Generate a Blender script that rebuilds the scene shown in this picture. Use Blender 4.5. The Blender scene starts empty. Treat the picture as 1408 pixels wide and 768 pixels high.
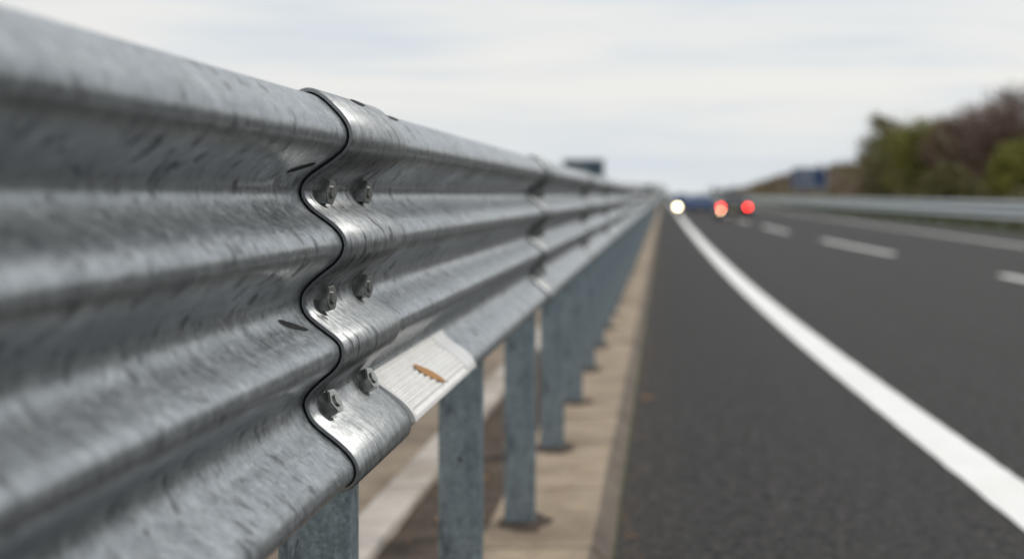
import bpy, bmesh, math, random
import numpy as np
from mathutils import Vector, Matrix, noise as mnoise
random.seed(7); rng=np.random.default_rng(7)
H=1.30
C=bpy.context.scene.collection

# ------------------------------------------------------------------ helpers
def link(o,parent=None):
    C.objects.link(o)
    if parent is not None: o.parent=parent
    return o
def empty(name,loc=(0,0,0)):
    e=bpy.data.objects.new(name,None); e.location=loc; e.empty_display_size=.2
    return link(e)
def mesh_obj(name,verts,faces,mat=None,parent=None,uv=None,smooth=False,mats=None,midx=None):
    me=bpy.data.meshes.new(name); me.from_pydata([tuple(v) for v in verts],[],faces)
    if uv is not None:
        l=me.uv_layers.new(name="UVMap")
        vi=np.empty(len(me.loops),dtype=np.int32); me.loops.foreach_get("vertex_index",vi)
        l.data.foreach_set("uv",np.asarray(uv,dtype=np.float32)[vi].ravel())
    if mats:
        for m in mats: me.materials.append(m)
        if midx is not None: me.polygons.foreach_set("material_index",np.asarray(midx,dtype=np.int32))
    elif mat: me.materials.append(mat)
    if smooth: me.polygons.foreach_set("use_smooth",[True]*len(me.polygons))
    me.update()
    return link(bpy.data.objects.new(name,me),parent)
def box(name,c,s,mat,parent=None,bevel=0,rot=None):
    bm=bmesh.new(); bmesh.ops.create_cube(bm,size=1)
    for v in bm.verts: v.co=Vector((v.co.x*s[0],v.co.y*s[1],v.co.z*s[2]))
    if bevel: bmesh.ops.bevel(bm,geom=bm.edges[:],offset=bevel,segments=2,affect='EDGES')
    me=bpy.data.meshes.new(name); bm.to_mesh(me); bm.free(); me.materials.append(mat)
    o=bpy.data.objects.new(name,me); o.location=c
    if rot: o.rotation_euler=rot
    return link(o,parent)
def cyl(name,c,r,d,mat,parent=None,axis='Z',seg=24,r2=None,bevel=0):
    bm=bmesh.new(); bmesh.ops.create_cone(bm,cap_ends=True,segments=seg,radius1=r,radius2=r if r2 is None else r2,depth=d)
    if bevel: bmesh.ops.bevel(bm,geom=[e for e in bm.edges if abs((e.verts[0].co-e.verts[1].co).z)<1e-6],offset=bevel,segments=2,affect='EDGES')
    me=bpy.data.meshes.new(name); bm.to_mesh(me); bm.free(); me.materials.append(mat)
    o=bpy.data.objects.new(name,me); o.location=c
    if axis=='X': o.rotation_euler=(0,math.pi/2,0)
    if axis=='Y': o.rotation_euler=(math.pi/2,0,0)
    return link(o,parent)

class N:
    def __init__(s,name,world=False):
        if world: s.m=bpy.data.worlds.new(name)
        else: s.m=bpy.data.materials.new(name)
        s.m.use_nodes=True; s.t=s.m.node_tree; s.t.nodes.clear()
    def n(s,typ,**kw):
        x=s.t.nodes.new(typ)
        for k,v in kw.items(): setattr(x,k,v)
        return x
    def l(s,a,b): s.t.links.new(a,b)
    def math(s,op,a,b=None,c=None,clamp=False):
        x=s.n('ShaderNodeMath',operation=op); x.use_clamp=clamp
        for i,v in enumerate((a,b,c)):
            if v is None: continue
            if isinstance(v,(int,float)): x.inputs[i].default_value=v
            else: s.l(v,x.inputs[i])
        return x.outputs[0]
    def mapr(s,v,a,b,c=0,d=1,smooth=False):
        x=s.n('ShaderNodeMapRange'); 
        if smooth: x.interpolation_type='SMOOTHSTEP'
        s.l(v,x.inputs[0]); 
        for i,q in enumerate((a,b,c,d)): x.inputs[i+1].default_value=q
        return x.outputs[0]
    def mix(s,f,a,b,blend='MIX'):
        x=s.n('ShaderNodeMix',data_type='RGBA',blend_type=blend)
        if isinstance(f,(int,float)): x.inputs[0].default_value=f
        else: s.l(f,x.inputs[0])
        for i,v in ((6,a),(7,b)):
            if isinstance(v,(tuple,list)): x.inputs[i].default_value=(*v[:3],1)
            else: s.l(v,x.inputs[i])
        return x.outputs[2]
    def mapping(s,vec,scale=(1,1,1),rot=(0,0,0)):
        x=s.n('ShaderNodeMapping'); s.l(vec,x.inputs[0]); x.inputs['Scale'].default_value=scale; x.inputs['Rotation'].default_value=rot
        return x.outputs[0]
    def noise(s,vec,scale,detail=4,rough=.55,dist=0):
        x=s.n('ShaderNodeTexNoise'); s.l(vec,x.inputs['Vector']); x.inputs['Scale'].default_value=scale
        x.inputs['Detail'].default_value=detail; x.inputs['Roughness'].default_value=rough; x.inputs['Distortion'].default_value=dist
        return x.outputs[0]
    def bump(s,h,strength=.3,dist=.002,normal=None):
        x=s.n('ShaderNodeBump'); s.l(h,x.inputs['Height']); x.inputs['Strength'].default_value=strength; x.inputs['Distance'].default_value=dist
        if normal: s.l(normal,x.inputs['Normal'])
        return x.outputs[0]
    def bsdf(s,color,rough=.5,metal=0,normal=None,spec=None,emis=None,estr=0):
        b=s.n('ShaderNodeBsdfPrincipled'); o=s.n('ShaderNodeOutputMaterial'); s.l(b.outputs[0],o.inputs[0])
        def put(k,v):
            if v is None: return
            if isinstance(v,(int,float)): b.inputs[k].default_value=v
            elif isinstance(v,(tuple,list)): b.inputs[k].default_value=(*v[:3],1)
            else: s.l(v,b.inputs[k])
        put('Base Color',color); put('Roughness',rough); put('Metallic',metal); put('Normal',normal)
        put('Specular IOR Level',spec); put('Emission Color',emis); put('Emission Strength',estr if emis is not None else None)
        return s.m

def simple(name,col,rough=.5,metal=0,var=.15,scale=8,emis=None,estr=0,spec=None):
    k=N(name); tc=k.n('ShaderNodeTexCoord').outputs['Object']
    f=k.noise(tc,scale)
    c=k.mix(f,tuple(x*(1-var) for x in col),tuple(min(1,x*(1+var)) for x in col))
    r=k.mapr(f,.3,.7,max(.02,rough-.07),rough+.07)
    return k.bsdf(c,r,metal,emis=emis,estr=estr,spec=spec)

# ------------------------------------------------------------------ materials
def steel(name,use_uv=True,dark=1.0,tint=(1,1,1),metal=.82,radd=0):
    k=N(name); t=k.n('ShaderNodeTexCoord')
    v=t.outputs['UV'] if use_uv else t.outputs['Object']
    st1=k.noise(k.mapping(k.mapping(v,rot=(0,0,.28)),scale=(24,3.5,8)),1,5,.62,.2)
    st2=k.noise(k.mapping(k.mapping(v,rot=(0,0,.36)),scale=(75,10,20)),1,4,.6,.3)
    big=k.noise(v,4.5,4,.6)
    long_=k.noise(k.mapping(v,scale=(1.5,70,3)),1,4,.6)
    fine=k.noise(v,420,3,.6); mot=k.noise(v,70,5,.75); spk=k.noise(v,210,3,.7)
    vor=k.n('ShaderNodeTexVoronoi'); k.l(v,vor.inputs['Vector']); vor.inputs['Scale'].default_value=130
    smg=k.noise(k.mapping(k.mapping(v,rot=(0,0,.5)),scale=(38,24,8)),1,3,.55,.3)
    smm=k.noise(v,2.6,2,.5)
    smudge=k.math('MULTIPLY',k.mapr(smg,.57,.65,0,1,True),k.mapr(smm,.38,.54,0,1,True))
    D=lambda a,b,c_:(a*dark*tint[0],b*dark*tint[1],c_*dark*tint[2])
    c=k.mix(k.mapr(st1,.36,.64),D(.235,.258,.275),D(.37,.398,.412))
    c=k.mix(k.mapr(big,.36,.64,0,.45),c,D(.24,.268,.29))
    c=k.mix(k.mapr(st2,.52,.68,0,.50),c,D(.14,.155,.168))
    c=k.mix(k.mapr(mot,.53,.66,0,.45),c,D(.49,.51,.52))
    c=k.mix(k.mapr(mot,.45,.33,0,.45),c,D(.14,.155,.168))
    c=k.mix(k.mapr(spk,.60,.70,0,.5),c,D(.60,.62,.62)); c=k.mix(k.mapr(spk,.38,.30,0,.5),c,D(.10,.11,.12))
    c=k.mix(k.mapr(long_,.58,.75,0,.40),c,D(.50,.53,.55))
    c=k.mix(k.math('MULTIPLY',smudge,.75),c,D(.065,.07,.078))
    sp=k.n('ShaderNodeSeparateColor'); k.l(vor.outputs['Color'],sp.inputs[0])
    c=k.mix(.18,c,sp.outputs[0],'OVERLAY')
    r=k.math('ADD',k.mapr(big,.3,.7,.27+radd,.38+radd),k.math('MULTIPLY',smudge,.2))
    r=k.math('ADD',r,k.mapr(sp.outputs[1],0,1,-.03,.05))
    r=k.math('ADD',r,k.mapr(mot,.35,.65,-.05,.06))
    dent=k.noise(k.mapping(v,scale=(5,2.5,5)),1,2,.5)
    n1=k.bump(dent,.10,.004); n2=k.bump(fine,.10,.0006,n1); n3=k.bump(mot,.20,.0008,n2)
    return k.bsdf(c,r,metal,n3)
M_steel=steel('galvanised_steel')
M_plate_s=steel('galvanised_steel_splice',True,.94,(1.03,1.0,.97),.82,.05)
M_post=steel('galvanised_post',False,1.0,(.84,.96,1.02),.55)
def boltmat():
    k=N('bolt_steel'); o=k.n('ShaderNodeTexCoord').outputs['Object']
    f=k.noise(o,60,3); g=k.noise(o,500,3)
    c=k.mix(k.mapr(f,.38,.62),(.30,.31,.295),(.50,.51,.49))
    return k.bsdf(c,k.mapr(f,.3,.7,.36,.24),.9,k.bump(g,.10,.0004))
M_bolt=boltmat()
M_hole=simple('slot_dark',(.006,.006,.007),.9)
def reflmat():
    k=N('reflective_sheet'); v=k.n('ShaderNodeTexCoord').outputs['UV']
    f=k.noise(v,30,5); d=k.noise(k.mapping(v,scale=(6,60,1)),1,4)
    c=k.mix(k.mapr(f,.4,.72,0,.5),(.88,.875,.85),(.70,.67,.63)); c=k.mix(k.mapr(d,.55,.75,0,.35),c,(.58,.55,.51))
    return k.bsdf(c,.25,.0,spec=.6)
M_refl=reflmat()
M_reflframe=simple('reflector_frame',(.66,.66,.65),.35,.05,scale=30)
M_leaf=simple('dry_leaf',(.40,.20,.06),.8,scale=60,var=.4)
M_leafy=simple('dry_leaf_yellow',(.45,.30,.09),.8,scale=60,var=.3)

def asphalt():
    k=N('asphalt'); v=k.n('ShaderNodeTexCoord').outputs['Object']
    vor=k.n('ShaderNodeTexVoronoi'); k.l(v,vor.inputs['Vector']); vor.inputs['Scale'].default_value=48
    sp=k.n('ShaderNodeSeparateColor'); k.l(vor.outputs['Color'],sp.inputs[0])
    big=k.noise(v,.7,4); track=k.noise(k.mapping(v,scale=(1.6,.02,1)),1,3); fine=k.noise(v,38,5,.8); mid=k.noise(v,17,5,.85)
    c=k.mix(k.mapr(sp.outputs[0],.2,.9),(.014,.0135,.0132),(.052,.049,.047))
    c=k.mix(k.mapr(fine,.57,.66,0,.9),c,(.19,.18,.17))
    c=k.mix(k.mapr(mid,.51,.61,0,.7),c,(.095,.088,.083)); c=k.mix(k.mapr(mid,.49,.38,0,.8),c,(.008,.0077,.0076))
    c=k.mix(k.mapr(big,.35,.7,0,.25),c,(.030,.0288,.028))
    c=k.mix(k.mapr(track,.45,.65,0,.3),c,(.048,.047,.047))
    sx=k.n('ShaderNodeSeparateXYZ'); k.l(v,sx.inputs[0])
    kerbdirt=k.math('MULTIPLY',k.mapr(sx.outputs[0],.10,-.17,0,1),k.mapr(k.noise(v,9,5,.7),.4,.62))
    c=k.mix(k.math('MULTIPLY',kerbdirt,.45),c,(.075,.058,.045))
    h=k.math('ADD',vor.outputs['Distance'],fine)
    return k.bsdf(c,.8,0,k.bump(h,1,.010),spec=.22)
M_asph=asphalt()
def paint():
    k=N('road_paint'); v=k.n('ShaderNodeTexCoord').outputs['Object']
    f=k.noise(v,38,5,.7); b=k.noise(v,2,4); w=k.noise(v,9,5,.7)
    c=k.mix(k.mapr(f,.60,.74,0,.55),(.80,.795,.77),(.38,.37,.36)); c=k.mix(k.mapr(b,.4,.7,0,.3),c,(.62,.61,.58))
    c=k.mix(k.mapr(w,.58,.72,0,.35),c,(.42,.41,.39))
    return k.bsdf(c,.6,0,k.bump(f,.5,.003))
M_paint=paint()
def concrete(name,c1,c2,dirt):
    k=N(name); v=k.n('ShaderNodeTexCoord').outputs['Object']
    f=k.noise(v,4,6,.65); g=k.noise(v,50,5,.8); s=k.noise(v,1.3,4,.6); b=k.noise(v,14,4,.7)
    c=k.mix(k.mapr(f,.35,.65),c1,c2); c=k.mix(k.mapr(s,.5,.68,0,.7),c,dirt); c=k.mix(k.mapr(g,.56,.68,0,.6),c,dirt)
    c=k.mix(k.mapr(b,.54,.68,0,.55),c,dirt)
    return k.bsdf(c,.85,0,k.bump(g,.6,.005))
M_conc=concrete('kerb_concrete',(.245,.185,.125),(.365,.29,.205),(.13,.092,.060))
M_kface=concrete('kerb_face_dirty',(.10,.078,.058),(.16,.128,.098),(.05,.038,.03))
M_strip=concrete('edging_concrete',(.42,.37,.32),(.54,.49,.43),(.24,.19,.14))
def soil():
    k=N('soil'); v=k.n('ShaderNodeTexCoord').outputs['Object']
    f=k.noise(v,7,6,.7); g=k.noise(v,45,5,.7)
    c=k.mix(k.mapr(f,.35,.65),(.040,.027,.018),(.105,.073,.050)); c=k.mix(k.mapr(g,.56,.70,0,.7),c,(.20,.15,.11))
    return k.bsdf(c,.95,0,k.bump(g,1,.02))
M_soil=soil()
def grass(name,a,b,d):
    k=N(name); v=k.n('ShaderNodeTexCoord').outputs['Object']
    f=k.noise(v,.35,5,.6); g=k.noise(v,3.5,5,.7)
    c=k.mix(k.mapr(f,.35,.65),a,b); c=k.mix(k.mapr(g,.5,.68,0,.8),c,d)
    return k.bsdf(c,.95,0,k.bump(g,1,.1))
M_grass=grass('grass',(.042,.060,.018),(.080,.098,.030),(.10,.09,.04))
M_bank=grass('embankment_ground',(.075,.052,.032),(.125,.085,.052),(.05,.048,.022))
def foliage(name,a,b,c3):
    k=N(name); v=k.n('ShaderNodeTexCoord').outputs['Object']
    f=k.noise(v,.9,3,.6); g=k.noise(v,7,3,.6)
    c=k.mix(k.mapr(f,.38,.62),a,b); c=k.mix(k.mapr(g,.5,.7,0,.7),c,c3)
    return k.bsdf(c,.8,0)
F_yell=foliage('foliage_yellow_green',(.18,.175,.032),(.27,.26,.048),(.11,.105,.022))
F_brown=foliage('foliage_brown',(.14,.085,.062),(.21,.135,.10),(.08,.062,.048))
F_olive=foliage('foliage_olive',(.13,.125,.048),(.20,.175,.065),(.13,.09,.048))
M_bark=simple('bark',(.11,.085,.065),.9,var=.4,scale=12)
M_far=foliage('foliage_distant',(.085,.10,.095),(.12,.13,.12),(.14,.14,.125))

# ------------------------------------------------------------------ guardrail
P=[(-.4897,.113),(-.482,.1265),(-.4687,.1340),(-.453,.1285),(-.436,.113),(-.421,.096),(-.415,.078),(-.421,.061),(-.442,.044),
(-.467,.027),(-.478,.011),(-.477,-.006),(-.463,-.023),(-.440,-.039),(-.425,-.055),(-.422,-.071),(-.432,-.088),(-.457,-.107),
(-.475,-.126),(-.478,-.143),(-.471,-.161),(-.448,-.180),(-.429,-.195),(-.425,-.210),(-.432,-.227),(-.455,-.246),(-.472,-.265),
(-.4735,-.281),(-.463,-.302),(-.440,-.321),(-.419,-.339),(-.4065,-.358),(-.409,-.375),(-.423,-.3835),(-.437,-.379)]
def spline(P,sub):
    Q=[np.array(p) for p in P]; out=[]
    for i in range(len(Q)-1):
        p0=Q[max(0,i-1)];p1=Q[i];p2=Q[i+1];p3=Q[min(len(Q)-1,i+2)]
        for s in range(sub):
            t=s/sub
            out.append(.5*((2*p1)+(-p0+p2)*t+(2*p0-5*p1+4*p2-p3)*t*t+(-p0+3*p1-3*p2+p3)*t**3))
    out.append(Q[-1]); return np.array(out)
def prep(sub):
    S=spline(P,sub)
    for _ in range(sub if sub<10 else 40):
        S[1:-1]=.25*S[:-2]+.5*S[1:-1]+.25*S[2:]
    S=S.copy(); S[:,1]+=H
    T=np.gradient(S,axis=0); T/=np.linalg.norm(T,axis=1)[:,None]
    Nn=np.stack([-T[:,1],T[:,0]],1)
    if Nn[len(Nn)//2][0]<0: Nn=-Nn
    L=np.concatenate([[0],np.cumsum(np.linalg.norm(np.diff(S,axis=0),axis=1))])
    return S,Nn,L
S,Nn,L=prep(6); S2,Nn2,L2=prep(2); SD,ND,LD=prep(24)
def idx(x,z): return int(np.argmin((S[:,0]-x)**2+(S[:,1]-H-z)**2))
def idxD(x,z): return int(np.argmin((SD[:,0]-x)**2+(SD[:,1]-H-z)**2))
def shell(name,i0,i1,off0,off1,ys,mat,parent,data=None,extra=None,uo=0):
    SS,NN,LL=data or (S,Nn,L)
    f=SS[i0:i1]+NN[i0:i1]*off1; 
    if extra is not None: f=f+NN[i0:i1]*extra[:,None]
    b=(SS[i0:i1]+NN[i0:i1]*off0)[::-1]
    ring=np.concatenate([f,b]); lv=np.concatenate([LL[i0:i1],LL[i0:i1][::-1]+.9])
    m=len(ring); n=len(ys); V=[];UV=[];F=[]
    for j,y in enumerate(ys):
        for q in range(m):
            V.append((ring[q][0],y,ring[q][1])); UV.append((y+uo,lv[q]))
    for j in range(n-1):
        for q in range(m):
            a=j*m+q; b_=j*m+(q+1)%m
            F.append((a,b_,b_+m,a+m))
    smooth=[True]*len(F)
    h=m//2
    for base,flip in ((0,False),((n-1)*m,True)):
        for q in range(h-1):
            a,b_,c,d=base+q,base+q+1,base+m-2-q,base+m-1-q
            F.append((a,d,c,b_) if not flip else (a,b_,c,d)); smooth.append(False)
    o=mesh_obj(name,V,F,mat,parent,UV)
    bm=bmesh.new(); bm.from_mesh(o.data); bmesh.ops.recalc_face_normals(bm,faces=bm.faces[:]); bm.to_mesh(o.data); bm.free()
    o.data.polygons.foreach_set("use_smooth",smooth)
    o.data.set_sharp_from_angle(angle=math.radians(50))
    return o
GR=empty('guardrail')
JP=3.15; J0=1.87
n=len(S)
shell('rail_beam',0,n,-.003,0,[-1.2,2.05],M_steel,GR)
y=2.056
for k in range(24):
    y1=J0+.18+JP*(k+1)
    shell('rail_beam',0,len(S2) if k>2 else n,-.003,0,[y,y1],M_steel,GR,(S2,Nn2,L2) if k>2 else None,uo=7.3*(k+1)); y=y1+.006
shell('rail_beam_far',0,len(S2),-.003,0,[y,120,200,420],M_steel,GR,(S2,Nn2,L2))
i_s0=idx(-.484,.122); i_s1=n-2
for k in range(20):
    y0=J0+JP*k
    off=.0026
    o=shell('splice_plate',i_s0 if k<3 else 2,i_s1 if k<3 else len(S2)-1,off,off+.0054,[y0,y0+.0014,y0+.38],M_plate_s,GR,None if k<3 else (S2,Nn2,L2),uo=3.1*k+.55)
    me=o.data; m=len(me.vertices)//3; h=m//2
    src=(S,Nn,i_s0) if k<3 else (S2,Nn2,2)
    for q in range(h):
        nn_=src[1][src[2]+q]; me.vertices[q].co.x-=nn_[0]*.0014; me.vertices[q].co.z-=nn_[1]*.0014

def bolt(name,x,z,y,parent,off,rot=0):
    i=idx(x,z); p=S[i]+Nn[i]*off; nx,nz=Nn[i]
    bm=bmesh.new()
    def add(r,d,z0,seg,bev=0,r2=None,rz=0):
        r_=bmesh.ops.create_cone(bm,cap_ends=True,segments=seg,radius1=r,radius2=r2 or r,depth=d,matrix=Matrix.Translation((0,0,z0+d/2))@Matrix.Rotation(rz,4,'Z'))
        if bev:
            es=[e for e in {e for v in r_['verts'] for e in v.link_edges} if e.verts[0].co.z>z0+d*.9 and e.verts[1].co.z>z0+d*.9]
            bmesh.ops.bevel(bm,geom=es,offset=bev,segments=2,affect='EDGES')
    add(.0262,.0036,-.0007,48,.0010)
    add(.0192,.0175,.0029,6,.0016,rz=rot)
    add(.0088,.0030,.0204,24,.0008)
    me=bpy.data.meshes.new(name); bm.to_mesh(me); bm.free(); me.materials.append(M_bolt)
    o=bpy.data.objects.new(name,me)
    d=Vector((nx,-.17,nz)).normalized(); o.rotation_mode='QUATERNION'; o.rotation_quaternion=d.to_track_quat('Z','Y'); o.location=(p[0],y,p[1])
    return link(o,parent)
for k in range(6):
    y0=J0+JP*k
    for zz,xx in ((.006,-.478),(-.140,-.478),(-.290,-.470)):
        bolt('splice_bolt',xx,zz,y0+.064,GR,.0088,random.uniform(-.3,.3)+.5)
        bolt('splice_bolt',xx,zz,y0+.305,GR,.0088,random.uniform(-.3,.3)+.5)
def slot(x,z,y,ly,lz,off,slant=0):
    i0=idxD(x,z); l0=LD[i0]; V=[];m=40;nr=5
    def pt(u,w):
        jx=int(np.argmin(abs(LD-(l0-w)))); pp=SD[jx]+ND[jx]*off; return (pp[0],y+u,pp[1])
    V.append(pt(0,0))
    for r_ in range(1,nr+1):
        for q in range(m):
            a=q/m*2*math.pi; u=ly/2*math.cos(a)*r_/nr; w=lz/2*math.sin(a)*r_/nr+slant*u
            V.append(pt(u,w))
    F=[(0,1+q,1+(q+1)%m) for q in range(m)]
    for r_ in range(nr-1):
        b=1+r_*m
        for q in range(m): F.append((b+q,b+(q+1)%m,b+m+(q+1)%m,b+m+q))
    mesh_obj('bolt_slot',V,F,M_hole,GR)
slot(-.456,.034,1.79,.078,.014,.0005,.26)
slot(-.466,-.164,1.79,.080,.014,.0005,-.30)
slot(-.4535,.1285,2.09,.075,.014,.0088); slot(-.4535,.1285,2.38,.09,.015,.0006)

# reflector: raised ribbed plate, tilted slightly out at the bottom
a0=idxD(-.4715,-.284); a1=idxD(-.4065,-.362)
ll=LD[a0:a1]; ll=(ll-ll[0])/(ll[-1]-ll[0])
rib=.0032*np.abs(np.sin(ll*math.pi*10))+.005*ll
rib[(ll<.05)]=.0037; rib[(ll>.95)]=.0085
shell('reflector_sheet',a0,a1,.0022,.0052,[2.264,2.86],M_refl,GR,(SD,ND,LD),extra=rib)
flat=.0034+.0053*ll
shell('reflector_end_strip',a0,a1,.0022,.0052,[2.86,2.985],M_reflframe,GR,(SD,ND,LD),extra=flat)
shell('reflector_end_strip',a0,a1,.0022,.0062,[2.252,2.27],M_reflframe,GR,(SD,ND,LD),extra=flat)
# curled dry leaf stuck on the reflector
iA=a0+int((a1-a0)*.30); iB=a0+int((a1-a0)*.86)
pA=SD[iA]+ND[iA]*.0125; pB=SD[iB]+ND[iB]*.0165
V=[];m=18
for q in range(m+1):
    t=q/m; w=.030*math.sin(math.pi*min(1,t*1.02))**.8
    c=pA+(pB-pA)*t
    for s_ in (-1,0,1):
        V.append((c[0]+(.002 if s_==0 else 0)+.004*(abs(t-.5)),2.53+.07*t+s_*w,c[1]))
F=[]
for q in range(m):
    for c in range(2): a=q*3+c; F.append((a,a+1,a+4,a+3))
mesh_obj('stuck_leaf',V,F,M_leaf,GR,smooth=True)

# posts : U channel, rounded bends
def post_mesh():
    w,d,t,r=.114,.065,.006,.012
    def arc(cx,cy,r,a0,a1,m=5): return [(cx+r*math.cos(math.radians(a0+(a1-a0)*i/m)),cy+r*math.sin(math.radians(a0+(a1-a0)*i/m))) for i in range(m+1)]
    o=[(-w/2,d)]+arc(-w/2+r,r,r,180,270)+arc(w/2-r,r,r,270,360)+[(w/2,d)]
    ri=r-t
    i=[(w/2-t,d)]+arc(w/2-r,r,ri,360,270)+arc(-w/2+r,r,ri,270,180)+[(-w/2+t,d)]
    lip=o+i; m=len(lip); V=[];F=[]
    z0,z1=-.1,H+.05
    for z in (z0,z1):
        for x,y in lip: V.append((x,y,z))
    for q in range(m): F.append((q,(q+1)%m,(q+1)%m+m,q+m))
    h=m//2
    for q in range(h-1): F.append((m+q,m+q+1,m+m-2-q,m+m-1-q))
    me=bpy.data.meshes.new('post'); 
    MI=[0]*len(F)
    b=len(V)
    for q in range(18): V.append((.002+.0052*math.cos(q/18*6.2832),-.0006,.60+.0065*math.sin(q/18*6.2832)))
    F.append(tuple(range(b,b+18))); MI.append(1)
    me.from_pydata(V,[],F); me.materials.append(M_post); me.materials.append(M_hole)
    me.polygons.foreach_set("material_index",MI)
    bm=bmesh.new(); bm.from_mesh(me); bmesh.ops.recalc_face_normals(bm,faces=bm.faces[:]); bm.to_mesh(me); bm.free()
    me.polygons.foreach_set("use_smooth",[True]*len(me.polygons)); me.set_sharp_from_angle(angle=math.radians(40))
    return me
pm=post_mesh()
PX=-.542
pys=[2.2+1.575*k for k in range(-2,190)]
for y in pys:
    o=bpy.data.objects.new('post',pm); o.location=(PX,y,0); link(o,GR)
V=[];F=[]
for y in pys[:70]:
    b=len(V); m=26; ph=random.random()*9
    for q in range(m):
        a=q/m*2*math.pi; r=.8+.75*abs(mnoise.noise(Vector((math.cos(a)*1.6+ph,math.sin(a)*1.6,ph))))+.12*random.random()
        V.append((PX+.015+.095*r*math.cos(a),y+.03+.15*r*math.sin(a),.067))
    V.append((PX+.01,y+.03,.076))
    for q in range(m): F.append((b+q,b+(q+1)%m,b+m))
mesh_obj('post_footing_soil',V,F,M_soil,None)

# ------------------------------------------------------------------ ground, road
def sheet(name,x0,x1,y0,y1,z,mat,ny=1,parent=None):
    V=[];F=[]
    for i in range(ny+1):
        y=y0+(y1-y0)*i/ny; V+= [(x0,y,z),(x1,y,z)]
    for i in range(ny): F.append((2*i,2*i+1,2*i+3,2*i+2))
    return mesh_obj(name,V,F,mat,parent)
sheet('ground',-3000,3000,-60,5000,0,M_grass)
sheet('road',-.175,12.0,-30,1500,.004,M_asph,20)
def lineX(pts,Y): return float(np.interp(Y,[p[0] for p in pts],[p[1] for p in pts]))
def smoothpts(pts):
    ys=np.linspace(pts[0][0],min(pts[-1][0],160),320); xs=np.interp(ys,[p[0] for p in pts],[p[1] for p in pts])
    for _ in range(60): xs[1:-1]=.25*xs[:-2]+.5*xs[1:-1]+.25*xs[2:]
    return list(zip(ys,xs))
def stripe(name,pts,segs,w,z=.008,parent=None):
    V=[];F=[]
    for (a,b) in segs:
        nn=max(2,int((b-a)/.12)) if b<40 else (max(2,int(b-a)) if b<300 else 60)
        nn=min(nn,1600)
        base=len(V)
        for i in range(nn+1):
            y=a+(b-a)*i/nn; x=lineX(pts,y); e=.004 if y<40 else 0
            V+=[(x+random.uniform(-e,e),y,z),(x+w+random.uniform(-e,e),y,z)]
        for i in range(nn): q=base+2*i; F.append((q,q+1,q+3,q+2))
    return mesh_obj(name,V,F,M_paint,parent)
edge=smoothpts([(-5,1.62),(2,1.52),(5.5,1.41),(8.7,1.27),(14,1.12),(21.7,1.0),(35,.92),(60,.87),(160,.86)])
lane=smoothpts([(-5,6.1),(10,5.8),(23,5.4),(36,4.65),(51,4.15),(70,3.9),(160,3.9)])
stripe('road_edge_line',edge,[(-5,39),(39,150),(150,900)],.26)
stripe('road_lane_line',lane,[(a,a+10) for a in range(-5,320,18)],.20)
stripe('road_edge_line',[(-5,9.0),(900,9.0)],[(-5,290),(290,900)],.18)

V=[];F=[];MI=[]
y=-3.0
while y<260:
    ln=1.0 if y<60 else 8
    a,b=y,y+ln-.018; jx=random.uniform(-.004,.004); jz=random.uniform(-.004,.004)
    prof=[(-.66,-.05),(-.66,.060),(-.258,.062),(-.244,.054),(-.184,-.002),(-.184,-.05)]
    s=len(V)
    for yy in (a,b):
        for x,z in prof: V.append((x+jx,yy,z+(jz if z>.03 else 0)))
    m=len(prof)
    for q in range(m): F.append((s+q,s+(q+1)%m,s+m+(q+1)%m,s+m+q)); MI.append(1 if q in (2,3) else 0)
    F.append(tuple(s+q for q in range(m))[::-1]); F.append(tuple(s+m+q for q in range(m))); MI+=[0,0]
    y+=ln
o=mesh_obj('kerb',V,F,mats=[M_conc,M_kface],midx=MI)
bm=bmesh.new(); bm.from_mesh(o.data); bmesh.ops.recalc_face_normals(bm,faces=bm.faces[:]); bm.to_mesh(o.data); bm.free()
sheet('kerb_joint_bed',-.65,-.26,-3,260,.036,M_soil)
V=[];F=[];nx=16;ny=420
for j_ in range(ny+1):
    for i in range(nx+1):
        x=-1.02+(.38)*i/nx; y=-2+ j_*.07*(1+ j_/160)
        V.append((x,y,.040+.018*mnoise.noise(Vector((x*9,y*9,0)))+.012*mnoise.noise(Vector((x*30,y*30,3)))))
for j_ in range(ny):
    for i in range(nx):
        q=j_*(nx+1)+i; F.append((q,q+1,q+nx+2,q+nx+1))
mesh_obj('soil_strip',V,F,M_soil,smooth=True)
V=[];F=[]
y=-3
while y<200:
    ln=1.5 if y<60 else 10; s=len(V)
    for (x,yy,z) in [(-1.17,y,.0),(-1.0,y,.0),(-1.0,y+ln-.02,.0),(-1.17,y+ln-.02,.0),(-1.165,y+.004,.075),(-1.005,y+.004,.075),(-1.005,y+ln-.025,.075),(-1.165,y+ln-.025,.075)]: V.append((x,yy,z))
    for f in [(4,5,6,7),(0,1,5,4),(1,2,6,5),(2,3,7,6),(3,0,4,7)]: F.append(tuple(s+q for q in f))
    y+=ln
mesh_obj('concrete_edging',V,F,M_strip)
sheet('verge_paving',-2.6,-1.175,-3,260,.02,M_conc,10)
V=[];F=[];mi=[]
def addleaf(x,y,z,s,k):
    b=len(V); a=random.random()*6.28; ca,sa=math.cos(a),math.sin(a); lift=random.uniform(.1,.5)*s
    for u,v,w in ((-1,0,0),(0,.45,lift*.3/s),(1,0,lift/s),(0,-.45,lift*.2/s)):
        V.append((x+s*(u*ca-v*sa),y+s*(u*sa+v*ca),z+s*max(0,w)*.5+.002))
    F.append((b,b+1,b+2,b+3)); mi.append(k)
for _ in range(420):
    y=3.5+abs(random.gauss(0,18)); x=-.17+abs(random.gauss(0,.05)); addleaf(x,y,.006,random.uniform(.005,.013),random.random()<.2)
for _ in range(260):
    y=3.2+random.random()*30; x=random.uniform(-.98,-.68); addleaf(x,y,.055,random.uniform(.01,.03),random.random()<.3)
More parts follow.
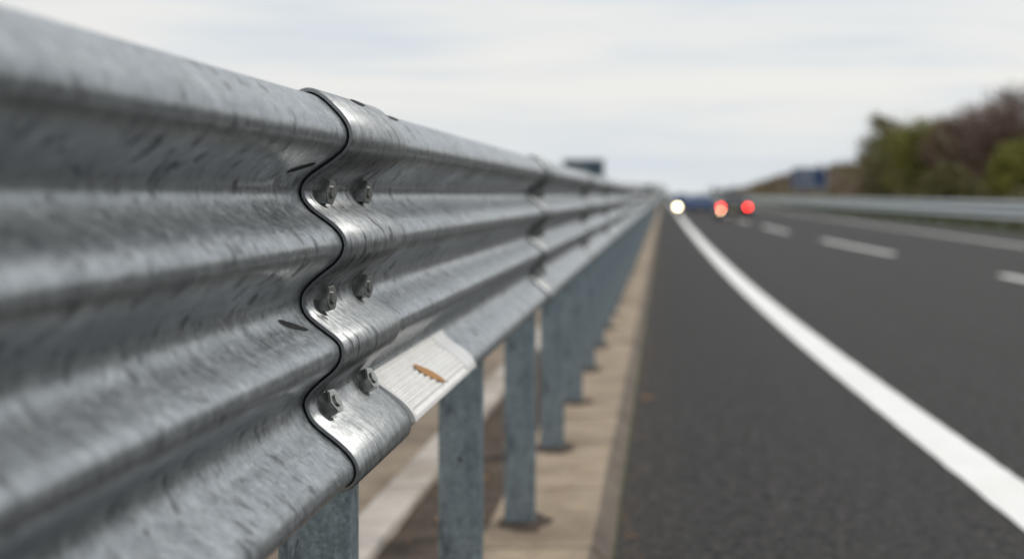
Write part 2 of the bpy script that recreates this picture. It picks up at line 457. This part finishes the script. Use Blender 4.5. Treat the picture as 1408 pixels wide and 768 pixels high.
for _ in range(160):
    y=3.2+random.random()*30; x=random.uniform(-.64,-.27); addleaf(x,y,.064,random.uniform(.008,.022),random.random()<.4)
addleaf(-.10,9.1,.006,.06,0); addleaf(-.12,28,.006,.18,1); addleaf(-.10,29.5,.006,.16,1); addleaf(-.10,25,.006,.14,1)
mesh_obj('fallen_leaves',V,F,mats=[M_leaf,M_leafy],midx=[int(q) for q in mi])

# ------------------------------------------------------------------ far barrier (right)
FB=empty('crash_barrier')
M_far_steel=steel('galvanised_steel_barrier',True,1.6)
prof=[(.03,1.06),(0,1.07),(-.05,1.03),(-.06,.97),(-.05,.91),(.01,.86),(.02,.80),(-.05,.74),(-.06,.68),(-.05,.62),(.01,.57),(.01,.51),(-.05,.46),(-.055,.42),(-.03,.37),(.03,.36)]
V=[];F=[];yy=[-10,20,60,120,250,700];m=len(prof);UV=[]
for y in yy:
    for x,z in prof: V.append((13.2+x,y,z)); UV.append((y,z))
for j_ in range(len(yy)-1):
    for q in range(m-1): a=j_*m+q; F.append((a,a+1,a+1+m,a+m))
mesh_obj('barrier_beam',V,F,M_far_steel,FB,UV,smooth=True)
for k in range(70):
    o=bpy.data.objects.new('barrier_post',pm); o.location=(13.32,20+k*4,-.35); link(o,FB)

# ------------------------------------------------------------------ terrain
def terr(name,x0,x1,y0,y1,nx,ny,fn,mat):
    V=[];F=[]
    for j_ in range(ny+1):
        for i in range(nx+1):
            x=x0+(x1-x0)*i/nx; y=y0+(y1-y0)*(j_/ny)**1.6; V.append((x,y,fn(x,y)))
    for j_ in range(ny):
        for i in range(nx):
            q=j_*(nx+1)+i; F.append((q,q+1,q+nx+2,q+nx+1))
    return mesh_obj(name,V,F,mat,smooth=True)
def bankh(x,y):
    t=min(1,max(0,(x-15.2)/11)); t=t*t*(3-2*t)
    g=min(1,max(0,(520-y)/230))*(1-.35*min(1,max(0,(115-y)/30)))
    return -.03+ (5.0*t*g) + t*.7*mnoise.noise(Vector((x*.12,y*.05,1)))+ min(1,t*4)*.25*mnoise.noise(Vector((x*.5,y*.4,2)))
terr('embankment',15,90,-20,560,44,90,bankh,M_bank)

# ------------------------------------------------------------------ trees
def tube(V,F,pts,rad,seg=7):
    b=len(V); pts=[Vector(p) for p in pts]
    for i,p in enumerate(pts):
        d=(pts[min(i+1,len(pts)-1)]-pts[max(i-1,0)]).normalized(); u=d.orthogonal().normalized(); w=d.cross(u)
        for q in range(seg):
            a=q/seg*2*math.pi; V.append(tuple(p+(u*math.cos(a)+w*math.sin(a))*rad[i]))
    for i in range(len(pts)-1):
        for q in range(seg):
            a=b+i*seg+q; c=b+i*seg+(q+1)%seg; F.append((a,c,c+seg,a+seg))
def tree(name,loc,Ht,R,mat,clumps=52,per=120,leaf=.13,low=.25,seed=1):
    rd=random.Random(seed); V=[];F=[]
    T=empty(name,loc)
    top=Vector((rd.uniform(-.3,.3),rd.uniform(-.3,.3),Ht*.85))
    trunk=[Vector((0,0,-.4)),Vector((0.05,0,Ht*.2)),Vector((rd.uniform(-.15,.15),0,Ht*.45)),top]
    tube(V,F,trunk,[Ht*.028,Ht*.022,Ht*.015,Ht*.004])
    cl=[]
    for c in range(clumps):
        for _ in range(50):
            a=rd.random()*6.283; u=rd.random()**.5; z=rd.uniform(low,1.0)
            prof=math.sin(math.pi*min(1,max(.02,(z-low+.12)/(1.12-low+.10))))**.7
            r=R*prof*u*(1+.28*math.sin(3*a+seed)); p=Vector((r*math.cos(a),r*math.sin(a),z*Ht*(.93+.07*rd.random())))
            if all((p-q).length>R*.22 for q in cl): break
        cl.append(p)
        st=trunk[1].lerp(top,max(0,min(1,(p.z/Ht-.35)*1.0)))
        mid=st.lerp(p,.55)+Vector((0,0,.06*Ht*rd.random()))
        tube(V,F,[st,mid,p],[Ht*.008,Ht*.005,Ht*.0015],5)
        for _ in range(5):
            e=p+Vector((rd.gauss(0,1),rd.gauss(0,1),rd.gauss(.3,.8)))*R*.2
            tube(V,F,[mid.lerp(p,rd.random()),e],[Ht*.0025,Ht*.0008],4)
    mesh_obj('trunk_and_limbs',V,F,M_bark,T,smooth=True)
    r=np.random.default_rng(seed); cc=np.array([tuple(p) for p in cl])
    sz=R*r.uniform(.14,.26,len(cc))
    ce=np.repeat(cc,per,0)+r.normal(0,1,(len(cc)*per,3))*np.repeat(sz,per)[:,None]*np.array([1,1,.8])
    m=len(ce); A=r.normal(0,1,(m,3)); A/=np.linalg.norm(A,axis=1)[:,None]; B=np.cross(A,r.normal(0,1,(m,3))); B/=np.linalg.norm(B,axis=1)[:,None]
    s=leaf*r.uniform(.6,1.4,m)[:,None]
    VV=np.stack([ce-A*s,ce+B*s*.5,ce+A*s,ce-B*s*.5],1).reshape(-1,3)
    mesh_obj('leaves',VV.tolist(),np.arange(m*4).reshape(-1,4).tolist(),mat,T)
    return T
def place(name,x,Y,ptop,R,mat,**k):
    z=bankh(x,Y); tree(name,(x,Y,z),ptop-z,R,mat,**k)
place('tree',17.0,110,7.4,2.0,F_olive,seed=3,low=.08,per=95)
place('bush_tree',18.6,102,6.4,2.5,F_yell,seed=4,low=.03,clumps=64)
place('tree',20.3,97,6.5,2.0,F_brown,seed=5,low=.05,per=90)
place('tree',20.6,88,6.6,2.0,F_brown,seed=6,low=.05,per=90)
place('bush_tree',18.9,76,4.0,1.5,F_yell,seed=8,low=.0)
place('bush_tree',17.0,84,2.9,1.3,F_olive,seed=18,low=.0)
place('tree',22.6,92,7.9,2.5,F_brown,seed=9,low=.05,per=90)
place('tree',25,86,7.9,2.6,F_olive,seed=10,low=.05)
place('tree',20.5,118,7.4,2.2,F_brown,seed=11,per=25,low=.15)
place('tree',23.8,108,7.9,2.6,F_brown,seed=12,low=.05,per=70)
place('tree',26,74,8.4,2.8,F_brown,seed=13,low=.05)

def foliage_mass(name,pts,mat,leaf,per,spread,hgt,seed):
    r=np.random.default_rng(seed); P_=np.array(pts); ce=np.repeat(P_,per,0)
    m=len(ce); off=r.normal(0,1,(m,3))*np.array([spread,spread,hgt*.35]); ce=ce+off; ce[:,2]+=hgt*.4
    A=r.normal(0,1,(m,3)); A/=np.linalg.norm(A,axis=1)[:,None]; B=np.cross(A,r.normal(0,1,(m,3))); B/=np.linalg.norm(B,axis=1)[:,None]
    s=leaf*r.uniform(.6,1.4,m)[:,None]
    VV=np.stack([ce-A*s,ce+B*s*.6,ce+A*s,ce-B*s*.6],1).reshape(-1,3)
    return mesh_obj(name,VV.tolist(),np.arange(m*4).reshape(-1,4).tolist(),mat)
pts=[]
for _ in range(260):
    y=random.uniform(60,400); x=random.uniform(18.5,34); pts.append((x,y,bankh(x,y)))
foliage_mass('embankment_shrubs',pts,F_brown,.2,60,.8,1.0,21)
pts=[]
for _ in range(210):
    y=random.uniform(60,400) if random.random()<.6 else random.uniform(60,115); x=random.uniform(16.5,27); pts.append((x,y,bankh(x,y)))
foliage_mass('embankment_undergrowth',pts,F_olive,.2,60,.8,.9,22)
pts=[]
for _ in range(900):
    x=random.uniform(-260,330); y=random.uniform(560,760)
    if -6<x<26: continue
    edge_f=min(1,max(.25,(x-26)/60)) if x>0 else 1
    h=(3.0+3.0*max(-.6,mnoise.noise(Vector((x*.03,1,0))))*1.5)*edge_f
    pts.append((x,y,h*.5)); pts.append((x,y,-1))
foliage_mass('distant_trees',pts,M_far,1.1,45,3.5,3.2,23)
V=[];F=[]
for _ in range(9000):
    y=25+random.random()**1.5*140; x=random.uniform(12.1,16); b=len(V); a=random.random()*6.28; h=random.uniform(.08,.3); w=.02
    V+=[(x-w*math.cos(a),y-w*math.sin(a),0),(x+w*math.cos(a),y+w*math.sin(a),0),(x+random.gauss(0,.05),y+random.gauss(0,.05),h)]; F.append((b,b+1,b+2))
mesh_obj('verge_grass',V,F,M_grass)

# ------------------------------------------------------------------ signs
M_signblue=simple('sign_blue',(.010,.045,.13),.4,var=.1)
M_signgrey=simple('sign_face_slate',(.055,.09,.12),.5,.1,var=.15)
M_white=simple('sign_white',(.75,.76,.77),.5,var=.05)
M_galv=simple('sign_post_galvanised',(.30,.32,.34),.5,.6)
def roadsign(name,loc,w,h,zb,face,back=False):
    T=empty(name,loc)
    box('panel',(0,0,zb+h/2),(w,.05,h),face,T,.01)
    box('border_top',(0,-.029,zb+h-.10),(w-.16,.006,.07),M_white,T); box('border_bottom',(0,-.029,zb+.10),(w-.16,.006,.07),M_white,T)
    box('border_left',(-w/2+.1,-.029,zb+h/2),(.07,.006,h-.28),M_white,T); box('border_right',(w/2-.1,-.029,zb+h/2),(.07,.006,h-.28),M_white,T)
    rr=random.Random(3)
    for r_ in range(1 if back else 3):
        x=-w*.36
        for q in range(6):
            ww=rr.uniform(.15,.32); 
            if x+ww>w*(.34 if not back else .1): break
            box('legend',(x+ww/2,-.029,zb+h*(.76-.24*r_-(.2 if back else 0))),(ww,.006,.16),M_white,T); x+=ww+.08
    for s_ in (-1,1): cyl('support_post',(s_*w*.32,.12,(zb+h)/2-.1),.07,zb+h+.2,M_galv,T)
    for q in (.25,.75): box('stiffener_rail',(0,.045,zb+h*q),(w*.95,.03,.06),M_galv,T)
roadsign('motorway_sign',(-8.4,150,0),4.4,2.0,3.1,M_signgrey,True)
roadsign('road_sign',(15.0,146,0),3.6,2.2,1.9,M_signblue)

# ------------------------------------------------------------------ cars
M_glass=simple('car_glass',(.015,.018,.02),.1,var=.1,spec=.8)
M_tyre=simple('tyre_rubber',(.02,.02,.02),.85)
M_rim=simple('alloy_rim',(.4,.4,.42),.35,.8)
M_red=simple('tail_lamp_lit',(.5,.01,.01),.3,emis=(1,.035,.025),estr=22)
M_amber=simple('indicator_lamp_lit',(.6,.3,.1),.3,emis=(1,.60,.35),estr=30)
M_redoff=simple('tail_lamp',(.3,.01,.01),.3)
M_plate=simple('number_plate',(.6,.55,.3),.5)
def car(name,loc,col,lit=False,tall=1.0):
    paint=simple('car_paint',col,.25,.3,var=.04,spec=.6)
    T=empty(name,loc)
    def loft(nm,sections,mat,bev=0):
        V=[];F=[];m=len(sections[0])
        for s_ in sections: V+=s_
        for i in range(len(sections)-1):
            for q in range(m): F.append((i*m+q,i*m+(q+1)%m,(i+1)*m+(q+1)%m,(i+1)*m+q))
        F.append(tuple(range(m))[::-1]); F.append(tuple((len(sections)-1)*m+q for q in range(m)))
        o=mesh_obj(nm,V,F,mat,T); bm=bmesh.new(); bm.from_mesh(o.data); bmesh.ops.recalc_face_normals(bm,faces=bm.faces[:])
        if bev: bmesh.ops.bevel(bm,geom=[e for e in bm.edges if len(e.link_faces)==2 and e.calc_face_angle(0)>.5],offset=bev,segments=3,affect='EDGES')
        bm.to_mesh(o.data); bm.free(); o.data.polygons.foreach_set("use_smooth",[True]*len(o.data.polygons)); o.data.set_sharp_from_angle(angle=math.radians(35)); return o
    def sec(y,w,z0,z1,wt):
        return [(-w*.94,y,z0),(w*.94,y,z0),(w,y,z0+.12),(w,y,(z0+z1)*.55),(wt,y,z1),(-wt,y,z1),(-w,y,(z0+z1)*.55),(-w,y,z0+.12)]
    t=tall
    loft('body',[sec(0,.80,.34,.80*t,.70),sec(.08,.87,.26,.92*t,.76),sec(.6,.90,.22,.95*t,.80),sec(2.0,.91,.22,.94*t,.82),sec(3.1,.90,.22,.92*t,.80),sec(3.9,.87,.22,.80*t,.74),sec(4.25,.76,.28,.64*t,.62)],paint,.03)
    g=.93*t
    loft('cabin_glass',[[(-.74,.25,g),(.74,.25,g),(.60,.72,1.36*t),(-.60,.72,1.36*t)],[(-.80,1.2,g),(.80,1.2,g),(.62,1.2,1.42*t),(-.62,1.2,1.42*t)],[(-.80,2.1,g),(.80,2.1,g),(.61,2.0,1.42*t),(-.61,2.0,1.42*t)],[(-.76,3.1,g-.02),(.76,3.1,g-.02),(.60,2.35,1.37*t),(-.60,2.35,1.37*t)]],M_glass,.01)
    loft('roof',[[(-.61,.66,1.35*t),(.61,.66,1.35*t),(.58,.70,1.40*t),(-.58,.70,1.40*t)],[(-.64,1.2,1.40*t),(.64,1.2,1.40*t),(.58,1.2,1.46*t),(-.58,1.2,1.46*t)],[(-.63,2.0,1.40*t),(.63,2.0,1.40*t),(.57,2.0,1.45*t),(-.57,2.0,1.45*t)],[(-.62,2.4,1.35*t),(.62,2.4,1.35*t),(.58,2.36,1.39*t),(-.58,2.36,1.39*t)]],paint,.01)
    for sx in (-1,1):
        for y in (.85,3.35):
            cyl('wheel',(sx*.80,y,.32),.32,.22,M_tyre,T,'X',28,bevel=.03); cyl('rim',(sx*.905,y,.32),.20,.03,M_rim,T,'X',20)
        box('rear_lamp_housing',(sx*.72,.05,.66),(.26,.10,.17),M_redoff,T,.03)
        box('mirror',(sx*1.0,2.75,.98*t),(.2,.12,.13),paint,T,.03)
        box('b_pillar',(sx*.72,1.55,1.17*t),(.03,.08,.46),paint,T,rot=(0,-sx*.36,0))
        box('headlamp',(sx*.62,4.15,.62),(.28,.16,.12),M_rim,T,.03)
        if lit: cyl('tail_lamp_lens',(sx*.72,-.012,.65),.085,.03,M_red,T,'Y',20)
    box('rear_bumper',(0,.0,.40),(1.5,.12,.18),simple('bumper_plastic',(.02,.02,.022),.6),T,.03)
    box('number_plate',(0,-.035,.58),(.52,.02,.12),M_plate,T)
    if lit: cyl('indicator_lens',(-.73,-.07,.45),.045,.03,M_amber,T,'Y',16)
    return T
car('car',(3.80,76,.004),(.05,.055,.075),True,tall=.92)
car('car',(2.75,105,.004),(.03,.15,.42),tall=.93)
car('car',(1.95,150,.004),(.03,.14,.38),tall=1.0)

M_lamp=simple('hazard_lamp_lens_lit',(.9,.85,.7),.3,emis=(1,.86,.60),estr=17)
M_blk=simple('rubber_base',(.02,.02,.02),.8); M_yel=simple('lamp_housing_yellow',(.55,.35,.03),.5)
HL=empty('hazard_lamp',(.62,62,.004))
box('base',(0,0,.03),(.30,.30,.06),M_blk,HL,.01); cyl('stem',(0,0,.33),.02,.54,M_galv,HL)
box('battery_housing',(0,0,.55),(.16,.09,.14),M_yel,HL,.015); cyl('lens_ring',(0,0,.78),.11,.07,M_yel,HL,'Y',28,bevel=.01)
cyl('lens',(0,-.04,.78),.085,.03,M_lamp,HL,'Y',24,bevel=.008); cyl('neck',(0,0,.645),.03,.06,M_yel,HL)

# ------------------------------------------------------------------ world & sun
el=math.radians(42); az=math.radians(55)
k=N('World',True); bpy.context.scene.world=k.m
sky=k.n('ShaderNodeTexSky'); sky.sky_type='NISHITA'; sky.sun_disc=False; sky.sun_elevation=el; sky.sun_rotation=az; sky.air_density=1; sky.dust_density=3
g=k.n('ShaderNodeTexCoord').outputs['Generated']; sx=k.n('ShaderNodeSeparateXYZ'); k.l(g,sx.inputs[0])
n1=k.noise(k.mapping(g,scale=(2.2,2.2,22)),1,5,.5,.3); n2=k.noise(k.mapping(g,scale=(5,5,60)),1,4,.55,.3)
nn=k.math('ADD',k.math('MULTIPLY',n1,.7),k.math('MULTIPLY',n2,.3))
cl=k.mix(k.mapr(nn,.38,.60,0,1,True),(6.8,7.45,8.15),(8.9,8.85,8.6))
cl=k.mix(k.mapr(sx.outputs[2],.15,.9,0,1,True),cl,(10.8,11.0,11.3))
cl=k.mix(k.mapr(sx.outputs[2],.10,.0,0,.35,True),cl,(8.2,8.65,8.8))
col=k.mix(.92,sky.outputs[0],cl)
bg=k.n('ShaderNodeBackground'); k.l(col,bg.inputs[0]); bg.inputs[1].default_value=.1
wo=k.n('ShaderNodeOutputWorld'); k.l(bg.outputs[0],wo.inputs[0])
sd=bpy.data.lights.new('sun','SUN'); sd.energy=1.3; sd.angle=math.radians(12); sd.color=(1,.94,.86)
so=link(bpy.data.objects.new('sun',sd)); d=Vector((math.sin(az)*math.cos(el),math.cos(az)*math.cos(el),math.sin(el)))
so.rotation_mode='QUATERNION'; so.rotation_quaternion=d.to_track_quat('Z','Y'); so.location=(0,0,30)

# ------------------------------------------------------------------ camera
cd=bpy.data.cameras.new('camera'); cd.lens=50; cd.sensor_width=36; cd.shift_x=-208/1408; cd.shift_y=-116/1408
cd.clip_start=.05; cd.clip_end=8000
cd.dof.use_dof=True; cd.dof.focus_distance=1.98; cd.dof.aperture_fstop=2.7
co=link(bpy.data.objects.new('camera',cd)); co.location=(0,0,H); co.rotation_euler=(math.pi/2,0,0)
bpy.context.scene.camera=co
vs=bpy.context.scene.view_settings; vs.view_transform='Standard'; vs.look='None'; vs.exposure=0
